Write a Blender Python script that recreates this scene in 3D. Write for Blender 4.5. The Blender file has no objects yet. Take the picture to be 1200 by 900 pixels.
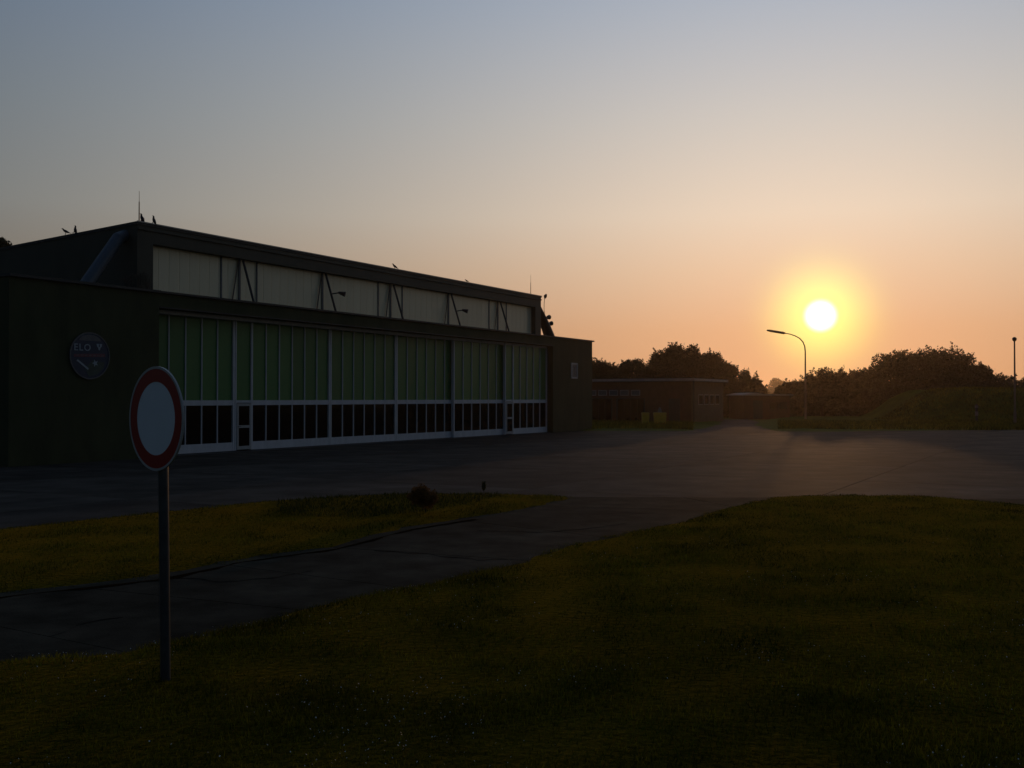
import bpy, bmesh, math, random
import numpy as np
from mathutils import Vector, Matrix
from mathutils.geometry import delaunay_2d_cdt
from mathutils import noise as mnoise
random.seed(7); rng = np.random.default_rng(7)
R = math.radians
sc = bpy.context.scene
COL = sc.collection

# ------------------------------------------------------------------ camera
H, F = 2.1, 1200.0
PITCH = math.atan(17 / F)
cd = bpy.data.cameras.new('camera'); cam = bpy.data.objects.new('camera', cd); COL.objects.link(cam)
cd.sensor_width = 36; cd.lens = 36; cd.clip_end = 6000; cd.clip_start = 0.05
cam.location = (0, 0, H); cam.rotation_euler = (R(90) + PITCH, 0, 0)
sc.camera = cam

# ------------------------------------------------------------------ sky (dawn glow fading away from the low sun)
SUN_AZ, SUN_EL = math.atan((962 - 600) / F), math.atan(97 / F * math.cos(math.atan(362 / F)))
SUN = Vector((math.sin(SUN_AZ) * math.cos(SUN_EL), math.cos(SUN_AZ) * math.cos(SUN_EL), math.sin(SUN_EL)))
w = bpy.data.worlds.new('World'); sc.world = w; w.use_nodes = True
nt = w.node_tree; N = nt.nodes; L = nt.links; N.clear()
def nd(t, **k):
    n = N.new(t)
    for a, b in k.items(): setattr(n, a, b)
    return n
def mth(op, a, b=None, c=None):
    n = nd('ShaderNodeMath', operation=op)
    for i, v in enumerate((a, b, c)):
        if v is None: continue
        if isinstance(v, (int, float)): n.inputs[i].default_value = v
        else: L.new(v, n.inputs[i])
    return n.outputs[0]
tc = nd('ShaderNodeTexCoord'); nrm = nd('ShaderNodeVectorMath', operation='NORMALIZE'); L.new(tc.outputs['Generated'], nrm.inputs[0])
dt = nd('ShaderNodeVectorMath', operation='DOT_PRODUCT'); L.new(nrm.outputs[0], dt.inputs[0]); dt.inputs[1].default_value = SUN
ang = mth('MULTIPLY', mth('ARCCOSINE', mth('MINIMUM', dt.outputs['Value'], 1.0)), 180 / math.pi)
sx = nd('ShaderNodeSeparateXYZ'); L.new(nrm.outputs[0], sx.inputs[0])
el = mth('MULTIPLY', mth('ARCSINE', sx.outputs[2]), 180 / math.pi)
ramp = nd('ShaderNodeValToRGB'); L.new(mth('DIVIDE', mth('MAXIMUM', el, 0.0), 90.0), ramp.inputs[0])
cr = ramp.color_ramp
stops = [(0.0, (.57, .29, .14)), (3.7, (.60, .342, .19)), (7, (.625, .440, .30)), (10, (.64, .525, .415)), (15, (.55, .51, .47)), (21, (.445, .472, .53)), (45, (.36, .42, .52)), (90, (.30, .38, .50))]
for i, (e, c) in enumerate(stops):
    q = cr.elements[i] if i < 2 else cr.elements.new(e / 90)
    q.position = e / 90; q.color = (*c, 1)
aa = mth('MINIMUM', mth('SQRT', mth('ADD', mth('MULTIPLY', ang, ang), 144.0)), 85.0)
srgb = nd('ShaderNodeSeparateColor'); L.new(ramp.outputs[0], srgb.inputs[0])
halo = mth('EXPONENT', mth('MULTIPLY', mth('POWER', mth('DIVIDE', ang, 2.25), 2.3), -1.0))
disc = mth('SUBTRACT', 1.0, mth('SMOOTH_MIN', 1.0, 1.0, 0.0))
mr = nd('ShaderNodeMapRange', interpolation_type='SMOOTHSTEP'); L.new(ang, mr.inputs[0])
mr.inputs[1].default_value = 0.40; mr.inputs[2].default_value = 1.02; mr.inputs[3].default_value = 1.0; mr.inputs[4].default_value = 0.0
outc = nd('ShaderNodeCombineColor')
for i, (k, hal, dsc) in enumerate(((.043, .60, 1.5), (.035, .66, 1.5), (.028, .06, 1.6))):
    f = mth('EXPONENT', mth('MULTIPLY', mth('SUBTRACT', 20.0, aa), k))
    v = mth('MULTIPLY', srgb.outputs[i], f)
    v = mth('ADD', v, mth('MULTIPLY', halo, hal))
    v = mth('ADD', v, mth('MULTIPLY', mr.outputs[0], dsc))
    L.new(v, outc.inputs[i])
bg = nd('ShaderNodeBackground'); L.new(outc.outputs[0], bg.inputs[0]); bg.inputs[1].default_value = 1.0
wo = nd('ShaderNodeOutputWorld'); L.new(bg.outputs[0], wo.inputs[0])

# ------------------------------------------------------------------ sun
sl = bpy.data.lights.new('sun', 'SUN'); so = bpy.data.objects.new('sun', sl); COL.objects.link(so)
sl.energy = 0.36; sl.angle = R(0.6); sl.color = (1.0, .50, .20)
so.rotation_euler = SUN.to_track_quat('Z', 'Y').to_euler()
sc.view_settings.view_transform = 'Standard'; sc.view_settings.look = 'None'
sc.view_settings.exposure = 0; sc.view_settings.gamma = 1
sc.cycles.volume_bounces = 0; sc.cycles.max_bounces = 6

# ------------------------------------------------------------------ pixel -> place helpers (survey of the photograph)
cp, sp_ = math.cos(PITCH), math.sin(PITCH)
def ray(x, y):
    u = (x - 600) / F; v = (450 - y) / F
    return Vector((u, cp - v * sp_, sp_ + v * cp))
def G(x, y, z=0.0):
    r = ray(x, y); t = (z - H) / r.z
    return Vector((r.x * t, r.y * t, z))
def ZAT(y, Y):   # height seen at pixel row y and depth Y
    r = ray(600, y); return H + r.z / r.y * Y
def AT(x, Y): return (x - 600) / F * Y * 1.0

# ------------------------------------------------------------------ object helpers
def tag(o, label=None, cat=None, group=None, kind=None):
    if label: o['label'] = label
    if cat: o['category'] = cat
    if group: o['group'] = group
    if kind: o['kind'] = kind
    return o
def empty(name, loc=(0, 0, 0), rz=0.0):
    o = bpy.data.objects.new(name, None); COL.objects.link(o); o.location = loc; o.rotation_euler = (0, 0, rz); o.empty_display_size = .3
    return o
class MB:
    def __init__(s): s.v = []; s.f = []; s.m = []
    def quad(s, pts, m=0):
        b = len(s.v); s.v += [tuple(p) for p in pts]; s.f.append(tuple(range(b, b + len(pts)))); s.m.append(m); return s
    def box(s, x0, x1, y0, y1, z0, z1, m=0):
        b = len(s.v)
        s.v += [(x, y, z) for z in (z0, z1) for y in (y0, y1) for x in (x0, x1)]
        for f in ((0, 2, 3, 1), (4, 5, 7, 6), (0, 1, 5, 4), (2, 6, 7, 3), (0, 4, 6, 2), (1, 3, 7, 5)):
            s.f.append(tuple(b + i for i in f)); s.m.append(m)
        return s
    def prism(s, poly, y0, y1, m=0, axis='y'):
        """poly in (a,z); extruded along the other axis"""
        b = len(s.v); n = len(poly)
        for t in (y0, y1):
            for a, z in poly: s.v.append((a, t, z) if axis == 'y' else (t, a, z) if axis == 'x' else (a, z, t))
        s.f.append(tuple(range(b, b + n))); s.f.append(tuple(range(b + 2 * n - 1, b + n - 1, -1))); s.m += [m, m]
        for i in range(n):
            j = (i + 1) % n; s.f.append((b + j, b + i, b + n + i, b + n + j)); s.m.append(m)
        return s
    def tube(s, pts, rad, seg=8, m=0, cap=True):
        pts = [Vector(p) for p in pts]; n = len(pts)
        if not hasattr(rad, '__len__'): rad = [rad] * n
        b = len(s.v); up = None
        for i, p in enumerate(pts):
            t = (pts[min(i + 1, n - 1)] - pts[max(i - 1, 0)]).normalized()
            if up is None:
                up = Vector((0, 0, 1)) if abs(t.z) < .9 else Vector((1, 0, 0))
            a = t.cross(up).normalized(); c = a.cross(t).normalized(); up = c
            for k in range(seg):
                th = 2 * math.pi * k / seg; s.v.append(tuple(p + (a * math.cos(th) + c * math.sin(th)) * rad[i]))
        for i in range(n - 1):
            for k in range(seg):
                k2 = (k + 1) % seg
                s.f.append((b + i * seg + k, b + i * seg + k2, b + (i + 1) * seg + k2, b + (i + 1) * seg + k)); s.m.append(m)
        if cap:
            s.f.append(tuple(b + k for k in range(seg - 1, -1, -1))); s.f.append(tuple(b + (n - 1) * seg + k for k in range(seg))); s.m += [m, m]
        return s
    def mesh(s, name, mats, smooth=False):
        me = bpy.data.meshes.new(name); me.from_pydata(s.v, [], s.f)
        for mm in (mats if isinstance(mats, (list, tuple)) else [mats]): me.materials.append(mm)
        me.polygons.foreach_set('material_index', s.m)
        bm = bmesh.new(); bm.from_mesh(me); bmesh.ops.recalc_face_normals(bm, faces=bm.faces); bm.to_mesh(me); bm.free()
        if smooth: me.shade_smooth()
        return me
    def build(s, name, mats, parent=None, loc=(0, 0, 0), smooth=False, bevel=0):
        me = s.mesh(name, mats, smooth)
        return put(name, me, parent, loc, bevel)
def put(name, me, parent=None, loc=(0, 0, 0), bevel=0):
    o = bpy.data.objects.new(name, me); COL.objects.link(o); o.location = loc
    if parent: o.parent = parent
    if bevel:
        b = o.modifiers.new('bevel', 'BEVEL'); b.width = bevel; b.segments = 2; b.limit_method = 'ANGLE'
    return o
def np_mesh(name, V, Fc, k, mat, smooth=False):
    """V (n,3), Fc (m,k) arrays -> mesh"""
    me = bpy.data.meshes.new(name); me.vertices.add(len(V)); me.vertices.foreach_set('co', V.astype(np.float32).ravel())
    me.loops.add(Fc.size); me.loops.foreach_set('vertex_index', Fc.astype(np.int32).ravel())
    me.polygons.add(len(Fc)); me.polygons.foreach_set('loop_start', np.arange(0, Fc.size, k, dtype=np.int32))
    me.materials.append(mat); me.update(calc_edges=True)
    return me

# ------------------------------------------------------------------ materials
def mat(name, col, rough=.7, var=.25, scale=3.0, col2=None, bump=0.0, bscale=40.0, metal=0.0, spec=.5, stretch=(1, 1, 1), island=0.0, trans=0.0, detail=6, obj=False, var2=None, sheen=None):
    m = bpy.data.materials.new(name); m.use_nodes = True
    t = m.node_tree; n = t.nodes; l = t.links; b = n['Principled BSDF']
    b.inputs['Roughness'].default_value = rough; b.inputs['Metallic'].default_value = metal
    b.inputs['Specular IOR Level'].default_value = spec
    if sheen: b.inputs['Sheen Weight'].default_value = sheen[0]; b.inputs['Sheen Tint'].default_value = (*sheen[1], 1); b.inputs['Sheen Roughness'].default_value = .4
    co = n.new('ShaderNodeTexCoord'); mp = n.new('ShaderNodeMapping'); mp.inputs['Scale'].default_value = stretch
    l.new(co.outputs['Object'], mp.inputs[0])
    nz = n.new('ShaderNodeTexNoise'); nz.inputs['Scale'].default_value = scale; nz.inputs['Detail'].default_value = detail; nz.inputs['Roughness'].default_value = .62
    l.new(mp.outputs[0], nz.inputs['Vector'])
    rp = n.new('ShaderNodeValToRGB'); l.new(nz.outputs['Fac'], rp.inputs[0])
    c2 = col2 or tuple(c * (1 - var) for c in col); c1 = tuple(c * (1 + var) for c in col) if not col2 else col
    rp.color_ramp.elements[0].position = .32; rp.color_ramp.elements[0].color = (*c2, 1)
    rp.color_ramp.elements[1].position = .68; rp.color_ramp.elements[1].color = (*c1, 1)
    out = rp.outputs[0]
    if var2:   # a second, broader noise multiplied in: (scale, amount)
        n2 = n.new('ShaderNodeTexNoise'); n2.inputs['Scale'].default_value = var2[0]; n2.inputs['Detail'].default_value = 4; l.new(mp.outputs[0], n2.inputs['Vector'])
        r2 = n.new('ShaderNodeMapRange'); l.new(n2.outputs['Fac'], r2.inputs[0]); r2.inputs[1].default_value = .3; r2.inputs[2].default_value = .7
        r2.inputs[3].default_value = 1 - var2[1]; r2.inputs[4].default_value = 1 + var2[1]
        vm = n.new('ShaderNodeVectorMath'); vm.operation = 'SCALE'; l.new(out, vm.inputs[0]); l.new(r2.outputs[0], vm.inputs['Scale']); out = vm.outputs[0]
    if island or obj:
        g = n.new('ShaderNodeNewGeometry') if island else n.new('ShaderNodeObjectInfo')
        r3 = n.new('ShaderNodeMapRange'); l.new(g.outputs['Random Per Island' if island else 'Random'], r3.inputs[0])
        a = island or obj; r3.inputs[3].default_value = 1 - a; r3.inputs[4].default_value = 1 + a
        vm = n.new('ShaderNodeVectorMath'); vm.operation = 'SCALE'; l.new(out, vm.inputs[0]); l.new(r3.outputs[0], vm.inputs['Scale']); out = vm.outputs[0]
    l.new(out, b.inputs['Base Color'])
    if bump:
        nb = n.new('ShaderNodeTexNoise'); nb.inputs['Scale'].default_value = bscale; nb.inputs['Detail'].default_value = 6; l.new(mp.outputs[0], nb.inputs['Vector'])
        bp = n.new('ShaderNodeBump'); bp.inputs['Strength'].default_value = 1; bp.inputs['Distance'].default_value = bump; l.new(nb.outputs['Fac'], bp.inputs['Height']); l.new(bp.outputs[0], b.inputs['Normal'])
    if trans:
        tr = n.new('ShaderNodeBsdfTranslucent'); l.new(out, tr.inputs[0]); mx = n.new('ShaderNodeMixShader'); mx.inputs[0].default_value = trans
        l.new(b.outputs[0], mx.inputs[1]); l.new(tr.outputs[0], mx.inputs[2]); l.new(mx.outputs[0], n['Material Output'].inputs[0])
    return m
M = {}
M['grass'] = mat('grass_soil', (.034, .032, .004), .95, col2=(.008, .012, .002), scale=1.3, bump=.03, bscale=14, spec=.0, var2=(.25, .35), sheen=(.25, (.9, .62, .05)))
M['blade'] = mat('grass_blade', (.125, .118, .006), .75, col2=(.010, .026, .003), scale=1.7, island=.65, spec=.07, trans=.52, detail=9, var2=(.45, .55), sheen=(.5, (.9, .62, .05)))
M['verge'] = mat('far_grass', (.075, .115, .008), .9, col2=(.040, .062, .006), scale=.6, bump=.1, bscale=3, spec=.02)
M['soil'] = mat('soil_edge', (.016, .010, .005), .95, scale=8, bump=.02, spec=.0)
M['slab'] = mat('apron_concrete', (.080, .068, .056), .80, col2=(.044, .038, .031), scale=.9, bump=.006, bscale=55, obj=.15, spec=.02, var2=(.22, .4))
M['joint'] = mat('joint_filler', (.014, .013, .012), .95, scale=3, spec=.0)
M['road'] = mat('road_concrete', (.054, .049, .036), .85, col2=(.020, .019, .014), scale=1.6, bump=.008, bscale=45, obj=.14, spec=.01, var2=(.5, .35))
M['wall'] = mat('olive_render', (.060, .064, .027), .82, var=.22, scale=1.2, stretch=(1, 1, .35), bump=.004, bscale=70, spec=.25)
M['wall2'] = mat('grey_green_cladding', (.062, .060, .040), .6, var=.12, scale=1.6, stretch=(1, 1, .3), spec=.3)
M['dark'] = mat('dark_steel', (.022, .021, .020), .55, scale=5)
M['flash'] = mat('zinc_flashing', (.34, .33, .31), .38, var=.12, scale=5, metal=.7)
M['alu'] = mat('aluminium_frame', (.62, .63, .64), .5, var=.10, scale=3, metal=.0, spec=.5, stretch=(1, 1, .4))
M['green'] = mat('green_fibreglass', (.085, .235, .055), .42, col2=(.050, .175, .048), scale=.8, obj=.16, stretch=(1, 1, .3), spec=.45)
M['cream'] = mat('cream_translucent_panel', (.90, .77, .50), .18, var=.08, scale=2.2, stretch=(1, 1, .2), obj=.04, spec=.5)
M['glass'] = mat('dark_window_glass', (.006, .005, .005), .10, var=.2, scale=2, spec=.22)
M['duct'] = mat('painted_duct', (.075, .09, .105), .5, var=.15, scale=4)
M['pole'] = mat('galvanised_pole', (.07, .08, .09), .38, var=.18, scale=12, metal=.5)
M['lamp'] = mat('lamp_post_steel', (.14, .11, .09), .5, var=.1, scale=5)
M['white'] = mat('sign_white', (.76, .81, .84), .42, var=.03, scale=6, bump=.0006, bscale=60)
M['red'] = mat('sign_red', (.32, .008, .010), .38, var=.06, scale=6)
M['rim'] = mat('sign_rim', (.42, .42, .40), .5, var=.08, scale=6)
M['blue'] = mat('emblem_blue', (.022, .035, .070), .5, var=.15, scale=6)
M['teal'] = mat('emblem_green', (.04, .07, .055), .5, var=.3, scale=5)
M['pale'] = mat('emblem_white', (.34, .40, .44), .5, var=.08, scale=6)
M['emred'] = mat('emblem_red', (.16, .035, .055), .5, var=.15, scale=8)
M['greyp'] = mat('emblem_grey', (.12, .12, .12), .5, var=.25, scale=7)
M['brick'] = mat('dark_red_brick', (.105, .050, .030), .85, var=.25, scale=2.5, bump=.01, bscale=25, spec=.2)
M['brick2'] = mat('brown_brick', (.12, .085, .045), .85, var=.2, scale=2.5, bump=.01, bscale=25, spec=.2)
M['roof'] = mat('pale_roof_edge', (.30, .29, .28), .6, var=.15, scale=2)
M['yellow'] = mat('yellow_plastic', (.66, .38, .02), .5, var=.12, scale=4)
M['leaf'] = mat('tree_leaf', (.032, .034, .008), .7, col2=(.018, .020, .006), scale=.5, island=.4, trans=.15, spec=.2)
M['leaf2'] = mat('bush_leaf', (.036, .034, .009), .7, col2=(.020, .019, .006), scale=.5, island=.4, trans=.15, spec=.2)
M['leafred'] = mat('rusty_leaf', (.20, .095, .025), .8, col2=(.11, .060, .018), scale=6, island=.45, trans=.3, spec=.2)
M['herb'] = mat('dark_herb_leaf', (.055, .062, .010), .8, col2=(.026, .036, .007), scale=2, island=.4, trans=.25, spec=.1)
M['bark'] = mat('bark', (.045, .032, .022), .9, scale=8, bump=.02, bscale=10)
M['bird'] = mat('black_feathers', (.012, .012, .014), .6, scale=20)
M['petal'] = mat('white_petal', (.55, .55, .52), .6, var=.1, scale=20, island=.3)
M['redlamp'] = mat('red_obstruction_glass', (.45, .02, .02), .3, var=.1, scale=10)

# ------------------------------------------------------------------ ground: field, apron, road
gp = MB(); g_ = 1500
ground = MB().quad([(-g_, -g_, -.14), (g_, -g_, -.14), (g_, g_, -.14), (-g_, g_, -.14)]).build('ground', M['verge']); tag(ground, kind='structure')

TH = math.atan(680 / F); D = Vector((math.sin(TH), math.cos(TH), 0)); NN = Vector((D.y, -D.x, 0))
P0 = G(209, 533)
RZ = math.atan2(D.y, D.x)
def loc2w(s, t, z=0): return P0 + D * s - NN * t + Vector((0, 0, z))
def w2loc(p): q = Vector(p) - P0; return q.dot(D), -q.dot(NN)
def S(x, off=0.0):   # along-wall coordinate of pixel column x on a plane off metres in front of the door plane
    u = (x - 600) / F; A = P0 + NN * off
    return (A.x - u * A.y) / (u * D.y - D.x)
def ZW(x, y, off=0.0):
    s = S(x, off); return ZAT(y, (P0 + NN * off + D * s).y)

def clip(poly, a, b, c):   # keep a*x+b*y+c >= 0
    out = []
    for i in range(len(poly)):
        p, q = poly[i], poly[(i + 1) % len(poly)]
        dp, dq = a * p[0] + b * p[1] + c, a * q[0] + b * q[1] + c
        if dp >= 0: out.append(p)
        if (dp >= 0) != (dq >= 0):
            t = dp / (dp - dq); out.append((p[0] + (q[0] - p[0]) * t, p[1] + (q[1] - p[1]) * t))
    return out
def in_poly(X, Y, poly):
    ins = np.zeros(X.shape, bool); n = len(poly)
    for i in range(n):
        x0, y0 = poly[i][:2]; x1, y1 = poly[(i + 1) % n][:2]
        if y0 == y1: continue
        c = ((y0 > Y) != (y1 > Y)) & (X < (x1 - x0) * (Y - y0) / (y1 - y0) + x0)
        ins ^= c
    return ins
# apron: base sheet + concrete slabs in the hangar's grid
ap_poly = [(-60, 8), (95, 8), (95, 92), (-60, 92)]
apron = MB().quad([(x, y, -.10) for x, y in ap_poly]).build('apron', M['joint']); tag(apron, kind='structure')
CELL = 6.2; JW = .010
cell = MB().box(JW, CELL - JW, JW, CELL - JW, -.09, 0).mesh('slab', M['slab'])
cnt = 0
for i in range(-8, 17):
    for j in range(-12, 1):
        c = loc2w((i + .5) * CELL, (j + .5) * CELL + .25)
        u = c.x / max(c.y, .1)
        if c.y < 13 or c.y > 72 or abs(u) > .62 or (j == 0): continue
        q = loc2w(i * CELL, j * CELL + .25, random.uniform(-.001, .001))
        o = put('slab', cell, apron, q); o.rotation_euler = (0, 0, RZ); cnt += 1
# hangar floor pad / strip under the building front
# near road: broad slabs crossing between the grass island and the foreground lawn
ROADZ = .016
road = MB().quad([tuple(G(x, y, -.004)) for x, y in ((-260, 700), (-200, 860), (430, 760), (950, 600), (1330, 605), (1330, 586.2), (675, 583), (560, 600))]).build('road', M['joint']); tag(road, kind='structure')
cuts = [((-400, 745), (40, 860)), ((-120, 712), (190, 775)), ((95, 690), (345, 716)), ((270, 664), (470, 690)), ((440, 646), (600, 657)), ((548, 612), (720, 632)), ((655, 594), (850, 600))]
def slab_obj(pts, parent, m):
    b = MB(); c = sum(pts, Vector()) / len(pts)
    sh = [p + (c - p).normalized() * .02 for p in pts]
    b.prism([(p.x, p.y) for p in sh], -.05 , ROADZ, axis='z'); return b.build('slab', m, parent)
for k in range(len(cuts) - 1):
    (a, b), (c, d) = cuts[k], cuts[k + 1]
    A, B, C_, D_ = G(*a), G(*b), G(*c), G(*d)
    slab_obj([A + (A - B) * .35, B + (B - A) * .2, D_ + (D_ - C_) * .2, C_ + (C_ - D_) * .35], road, M['road'])
a, b = cuts[-1]; A, B = G(*a), G(*b)
yl = G(675, 583.0).y; yr = G(1200, 585.5).y
def lane(x, yrow0=None): return None
top = [G(645, 583.0), G(800, 583.5), G(950, 584.2), G(1110, 585), G(1290, 586)]
bot = [A + (A - B) * .12, B + (B - A) * .2, G(980, 604), G(1120, 604), G(1300, 604)]
for k in range(4): slab_obj([bot[k], bot[k + 1], top[k + 1], top[k]], road, M['road'])

cracks = [((440, 645), (470, 648), (500, 649), (530, 653), (560, 656), (600, 655)), ((205, 676), (260, 682), (330, 676), (370, 668)), ((560, 622), (640, 624), (700, 618), (740, 612)), ((60, 745), (110, 728), (150, 722)), ((690, 603), (740, 601), (790, 603))]
for cr_ in cracks:
    b = MB(); prev = None; pts = []
    for p, q in zip(cr_, cr_[1:]):
        for k in range(8): t = k / 8; g0 = G(p[0] + (q[0] - p[0]) * t, p[1] + (q[1] - p[1]) * t, ROADZ + .003); pts.append(g0 + Vector((mnoise.noise(g0 * 4) * .07, mnoise.noise(g0 * 4 + Vector((9, 9, 9))) * .10, 0)))
    for i, (p, q) in enumerate(zip(pts, pts[1:])):
        w0 = .012 + .02 * abs(mnoise.noise(p * 2)); w1 = .012 + .02 * abs(mnoise.noise(q * 2)); b.quad([p - Vector((0, w0, 0)), q - Vector((0, w1, 0)), q + Vector((0, w1, 0)), p + Vector((0, w0, 0))])
    b.build('crack', M['joint'], road)

# grass sheets with a slightly domed, uneven surface
def hgt(x, y):
    return .02 + .022 * mnoise.noise(Vector((x * .25, y * .25, 3.1))) + .006 * mnoise.noise(Vector((x * 1.3, y * 1.3, 7.7)))
def sheet(name, poly, mtl, step, base=0.0, hf=hgt, edge=.5, jag=.13):
    # ragged outline
    pts = []
    for i in range(len(poly)):
        p, q = Vector(poly[i]), Vector(poly[(i + 1) % len(poly)])
        n = max(1, int((q - p).length / (step * .45)))
        if (q - p).length > 40: n = 1
        for k in range(n):
            r = p.lerp(q, k / n); pts.append(Vector((r.x + jag * (mnoise.noise(Vector((r.x * 1.7, r.y * 1.7, 1))) + .8 * mnoise.noise(Vector((r.x * 5, r.y * 5, 4)))), r.y + jag * (mnoise.noise(Vector((r.x * 1.7, r.y * 1.7, 9))) + .8 * mnoise.noise(Vector((r.x * 5, r.y * 5, 6)))))))
    X = np.array([p.x for p in pts]); Y = np.array([p.y for p in pts])
    gx = np.arange(X.min(), X.max(), step); gy = np.arange(Y.min(), Y.max(), step)
    GX, GY = np.meshgrid(gx, gy); GX = GX + rng.uniform(-.3, .3, GX.shape) * step; GY = GY + rng.uniform(-.3, .3, GY.shape) * step
    gxx, gyy = GX.ravel(), GY.ravel()
    k = in_poly(gxx, gyy, [(p.x, p.y) for p in pts]); gxx, gyy = gxx[k], gyy[k]
    n = len(pts)
    inp = [Vector((p.x, p.y)) for p in pts] + [Vector((float(a), float(b))) for a, b in zip(gxx, gyy)]
    vs, es, fs, *_ = delaunay_2d_cdt(inp, [(i, (i + 1) % n) for i in range(n)], [], 1, 1e-5)
    P = np.array([(p.x, p.y) for p in pts]); Q = np.roll(P, -1, 0)
    V = []
    for v in vs:
        a = np.array((v.x, v.y)); dq = Q - P; t = np.clip(((a - P) * dq).sum(1) / np.maximum((dq ** 2).sum(1), 1e-9), 0, 1)
        dmin = math.sqrt(((P + dq * t[:, None] - a) ** 2).sum(1).min())
        e = min(1, dmin / edge); e = e * e * (3 - 2 * e)
        V.append((v.x, v.y, base + ROADZ - .03 + (hf(v.x, v.y) + .05) * e))
    me = bpy.data.meshes.new(name); me.from_pydata(V, [], [tuple(f) for f in fs]); me.materials.append(mtl); me.shade_smooth()
    bm = bmesh.new(); bm.from_mesh(me); bmesh.ops.recalc_face_normals(bm, faces=bm.faces)
    if sum(f.normal.z for f in bm.faces) < 0: bmesh.ops.reverse_faces(bm, faces=bm.faces)
    bm.to_mesh(me); bm.free()
    o = put(name, me); tag(o, kind='structure'); return o, [(p.x, p.y) for p in pts]
isl_px = [(-300, 668), (-120, 636), (0, 619), (100, 609), (200, 599), (300, 589), (400, 582), (480, 579), (560, 578.5), (640, 580), (678, 583), (672, 588), (633, 597), (560, 608), (487, 620), (400, 643), (300, 657), (187, 680), (0, 701), (-160, 722), (-380, 752)]
isl = [tuple(G(x, y)[:2]) for x, y in isl_px]
island, isl_p = sheet('grass_island', isl, M['grass'], .45)
fg_px = [(-600, 830), (-200, 790), (0, 770), (127, 763), (187, 750), (250, 737), (333, 717), (400, 700), (467, 688), (533, 673), (600, 657), (647, 640), (700, 628), (767, 615), (800, 608), (850, 594), (893, 583), (960, 580.5), (1040, 580.5), (1100, 583), (1200, 592), (1400, 608)]
fg = [tuple(G(x, y)[:2]) for x, y in fg_px] + [(22, 3), (14, 2.5), (-9, 2.5), (-10, 5)]
lawn, fg_p = sheet('lawn', fg, M['grass'], .4)
# soil strip along the island's lower edge
sp = [G(x, y, .02) for x, y in ((-250, 736), (0, 702), (187, 681), (300, 658), (400, 644), (487, 621), (560, 609))]
b = MB()
for i, (p, q) in enumerate(zip(sp, sp[1:])):
    for k in range(10):
        u0 = p.lerp(q, k / 10); u1 = p.lerp(q, (k + 1) / 10); tp = [max(0, 1 - max(0, (i * 10 + k + e - 38)) / 22) for e in (0, 1)]
        w_ = [tp[e] * (-.03 + .16 * mnoise.noise(v * 1.9)) for e, v in ((0, u0), (1, u1))]
        b.quad([u0 + Vector((-.08, .1, 0)), u0 + Vector((w_[0], -w_[0] * 1.2, 0)), u1 + Vector((w_[1], -w_[1] * 1.2, 0)), u1 + Vector((-.08, .1, 0))])
s_ = b.build('soil_strip', M['soil']); tag(s_, kind='structure')

# far verge beyond the apron
def far_h(x, y): return .06 * mnoise.noise(Vector((x * .2, y * .2, 0))) + .05
ve = [tuple(G(x, y)[:2]) for x, y in ((560, 505), (815, 505), (835, 501), (850, 497.5), (850, 493), (560, 493))]
sheet('grass_verge', ve, M['verge'], 1.5, hf=far_h, edge=1, jag=.3)
ve = [tuple(G(x, y)[:2]) for x, y in ((905, 505.5), (960, 506), (1100, 504.5), (1400, 502), (1750, 500), (1750, 488), (930, 488), (885, 493), (880, 499))]
sheet('grass_verge', ve, M['verge'], 1.5, hf=far_h, edge=1, jag=.3)

pth = MB().quad([tuple(G(x, y, .012)) for x, y in ((800, 506), (920, 506.5), (905, 497), (875, 491.5), (846, 491.5), (830, 500))]).build('path', M['slab']); tag(pth, kind='structure')
# grass blades
def scatter(n, poly, ylo, yhi, ulim=.68, power=1.6):
    """random points, denser towards the camera"""
    t = rng.uniform(0, 1, n); e = 1 - power
    y = (ylo ** e + t * (yhi ** e - ylo ** e)) ** (1 / e) if abs(e) > 1e-6 else ylo * (yhi / ylo) ** t
    x = rng.uniform(-ulim, ulim, n) * yhi
    k = (np.abs(x) < ulim * y + .4) & in_poly(x, y, poly)
    return x[k], y[k]
def blades(name, x, y, z, h, wd, mtl, lean=.5):
    n = len(x); a = rng.uniform(0, 2 * math.pi, n); la = rng.uniform(0, 2 * math.pi, n); ln = rng.uniform(0, lean, n) * h
    dx, dy = np.cos(a) * wd / 2, np.sin(a) * wd / 2
    V = np.empty((n, 3, 3)); V[:, 0] = np.stack([x - dx, y - dy, z], 1); V[:, 1] = np.stack([x + dx, y + dy, z], 1)
    V[:, 2] = np.stack([x + np.cos(la) * ln, y + np.sin(la) * ln, z + h], 1)
    return np_mesh(name, V.reshape(-1, 3), np.arange(3 * n).reshape(-1, 3), 3, mtl)
def edge_f(x, y, poly, edge=.5):
    P = np.array(poly); Q = np.roll(P, -1, 0); d2 = np.full(len(x), 1e9)
    for p, q in zip(P, Q):
        d = q - p; t = np.clip(((x - p[0]) * d[0] + (y - p[1]) * d[1]) / max((d ** 2).sum(), 1e-9), 0, 1)
        d2 = np.minimum(d2, (p[0] + d[0] * t - x) ** 2 + (p[1] + d[1] * t - y) ** 2)
    e = np.minimum(1, np.sqrt(d2) / edge); return e * e * (3 - 2 * e)
def hz(x, y, poly=None):
    h = np.array([hgt(a, b) for a, b in zip(x, y)])
    return ROADZ - .03 + (h + .05) * (edge_f(x, y, poly) if poly is not None else 1.0)
def clump(x, y): return np.array([.5 + .5 * mnoise.noise(Vector((a * 1.1, b * 1.1, 5))) for a, b in zip(x, y)])
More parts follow.
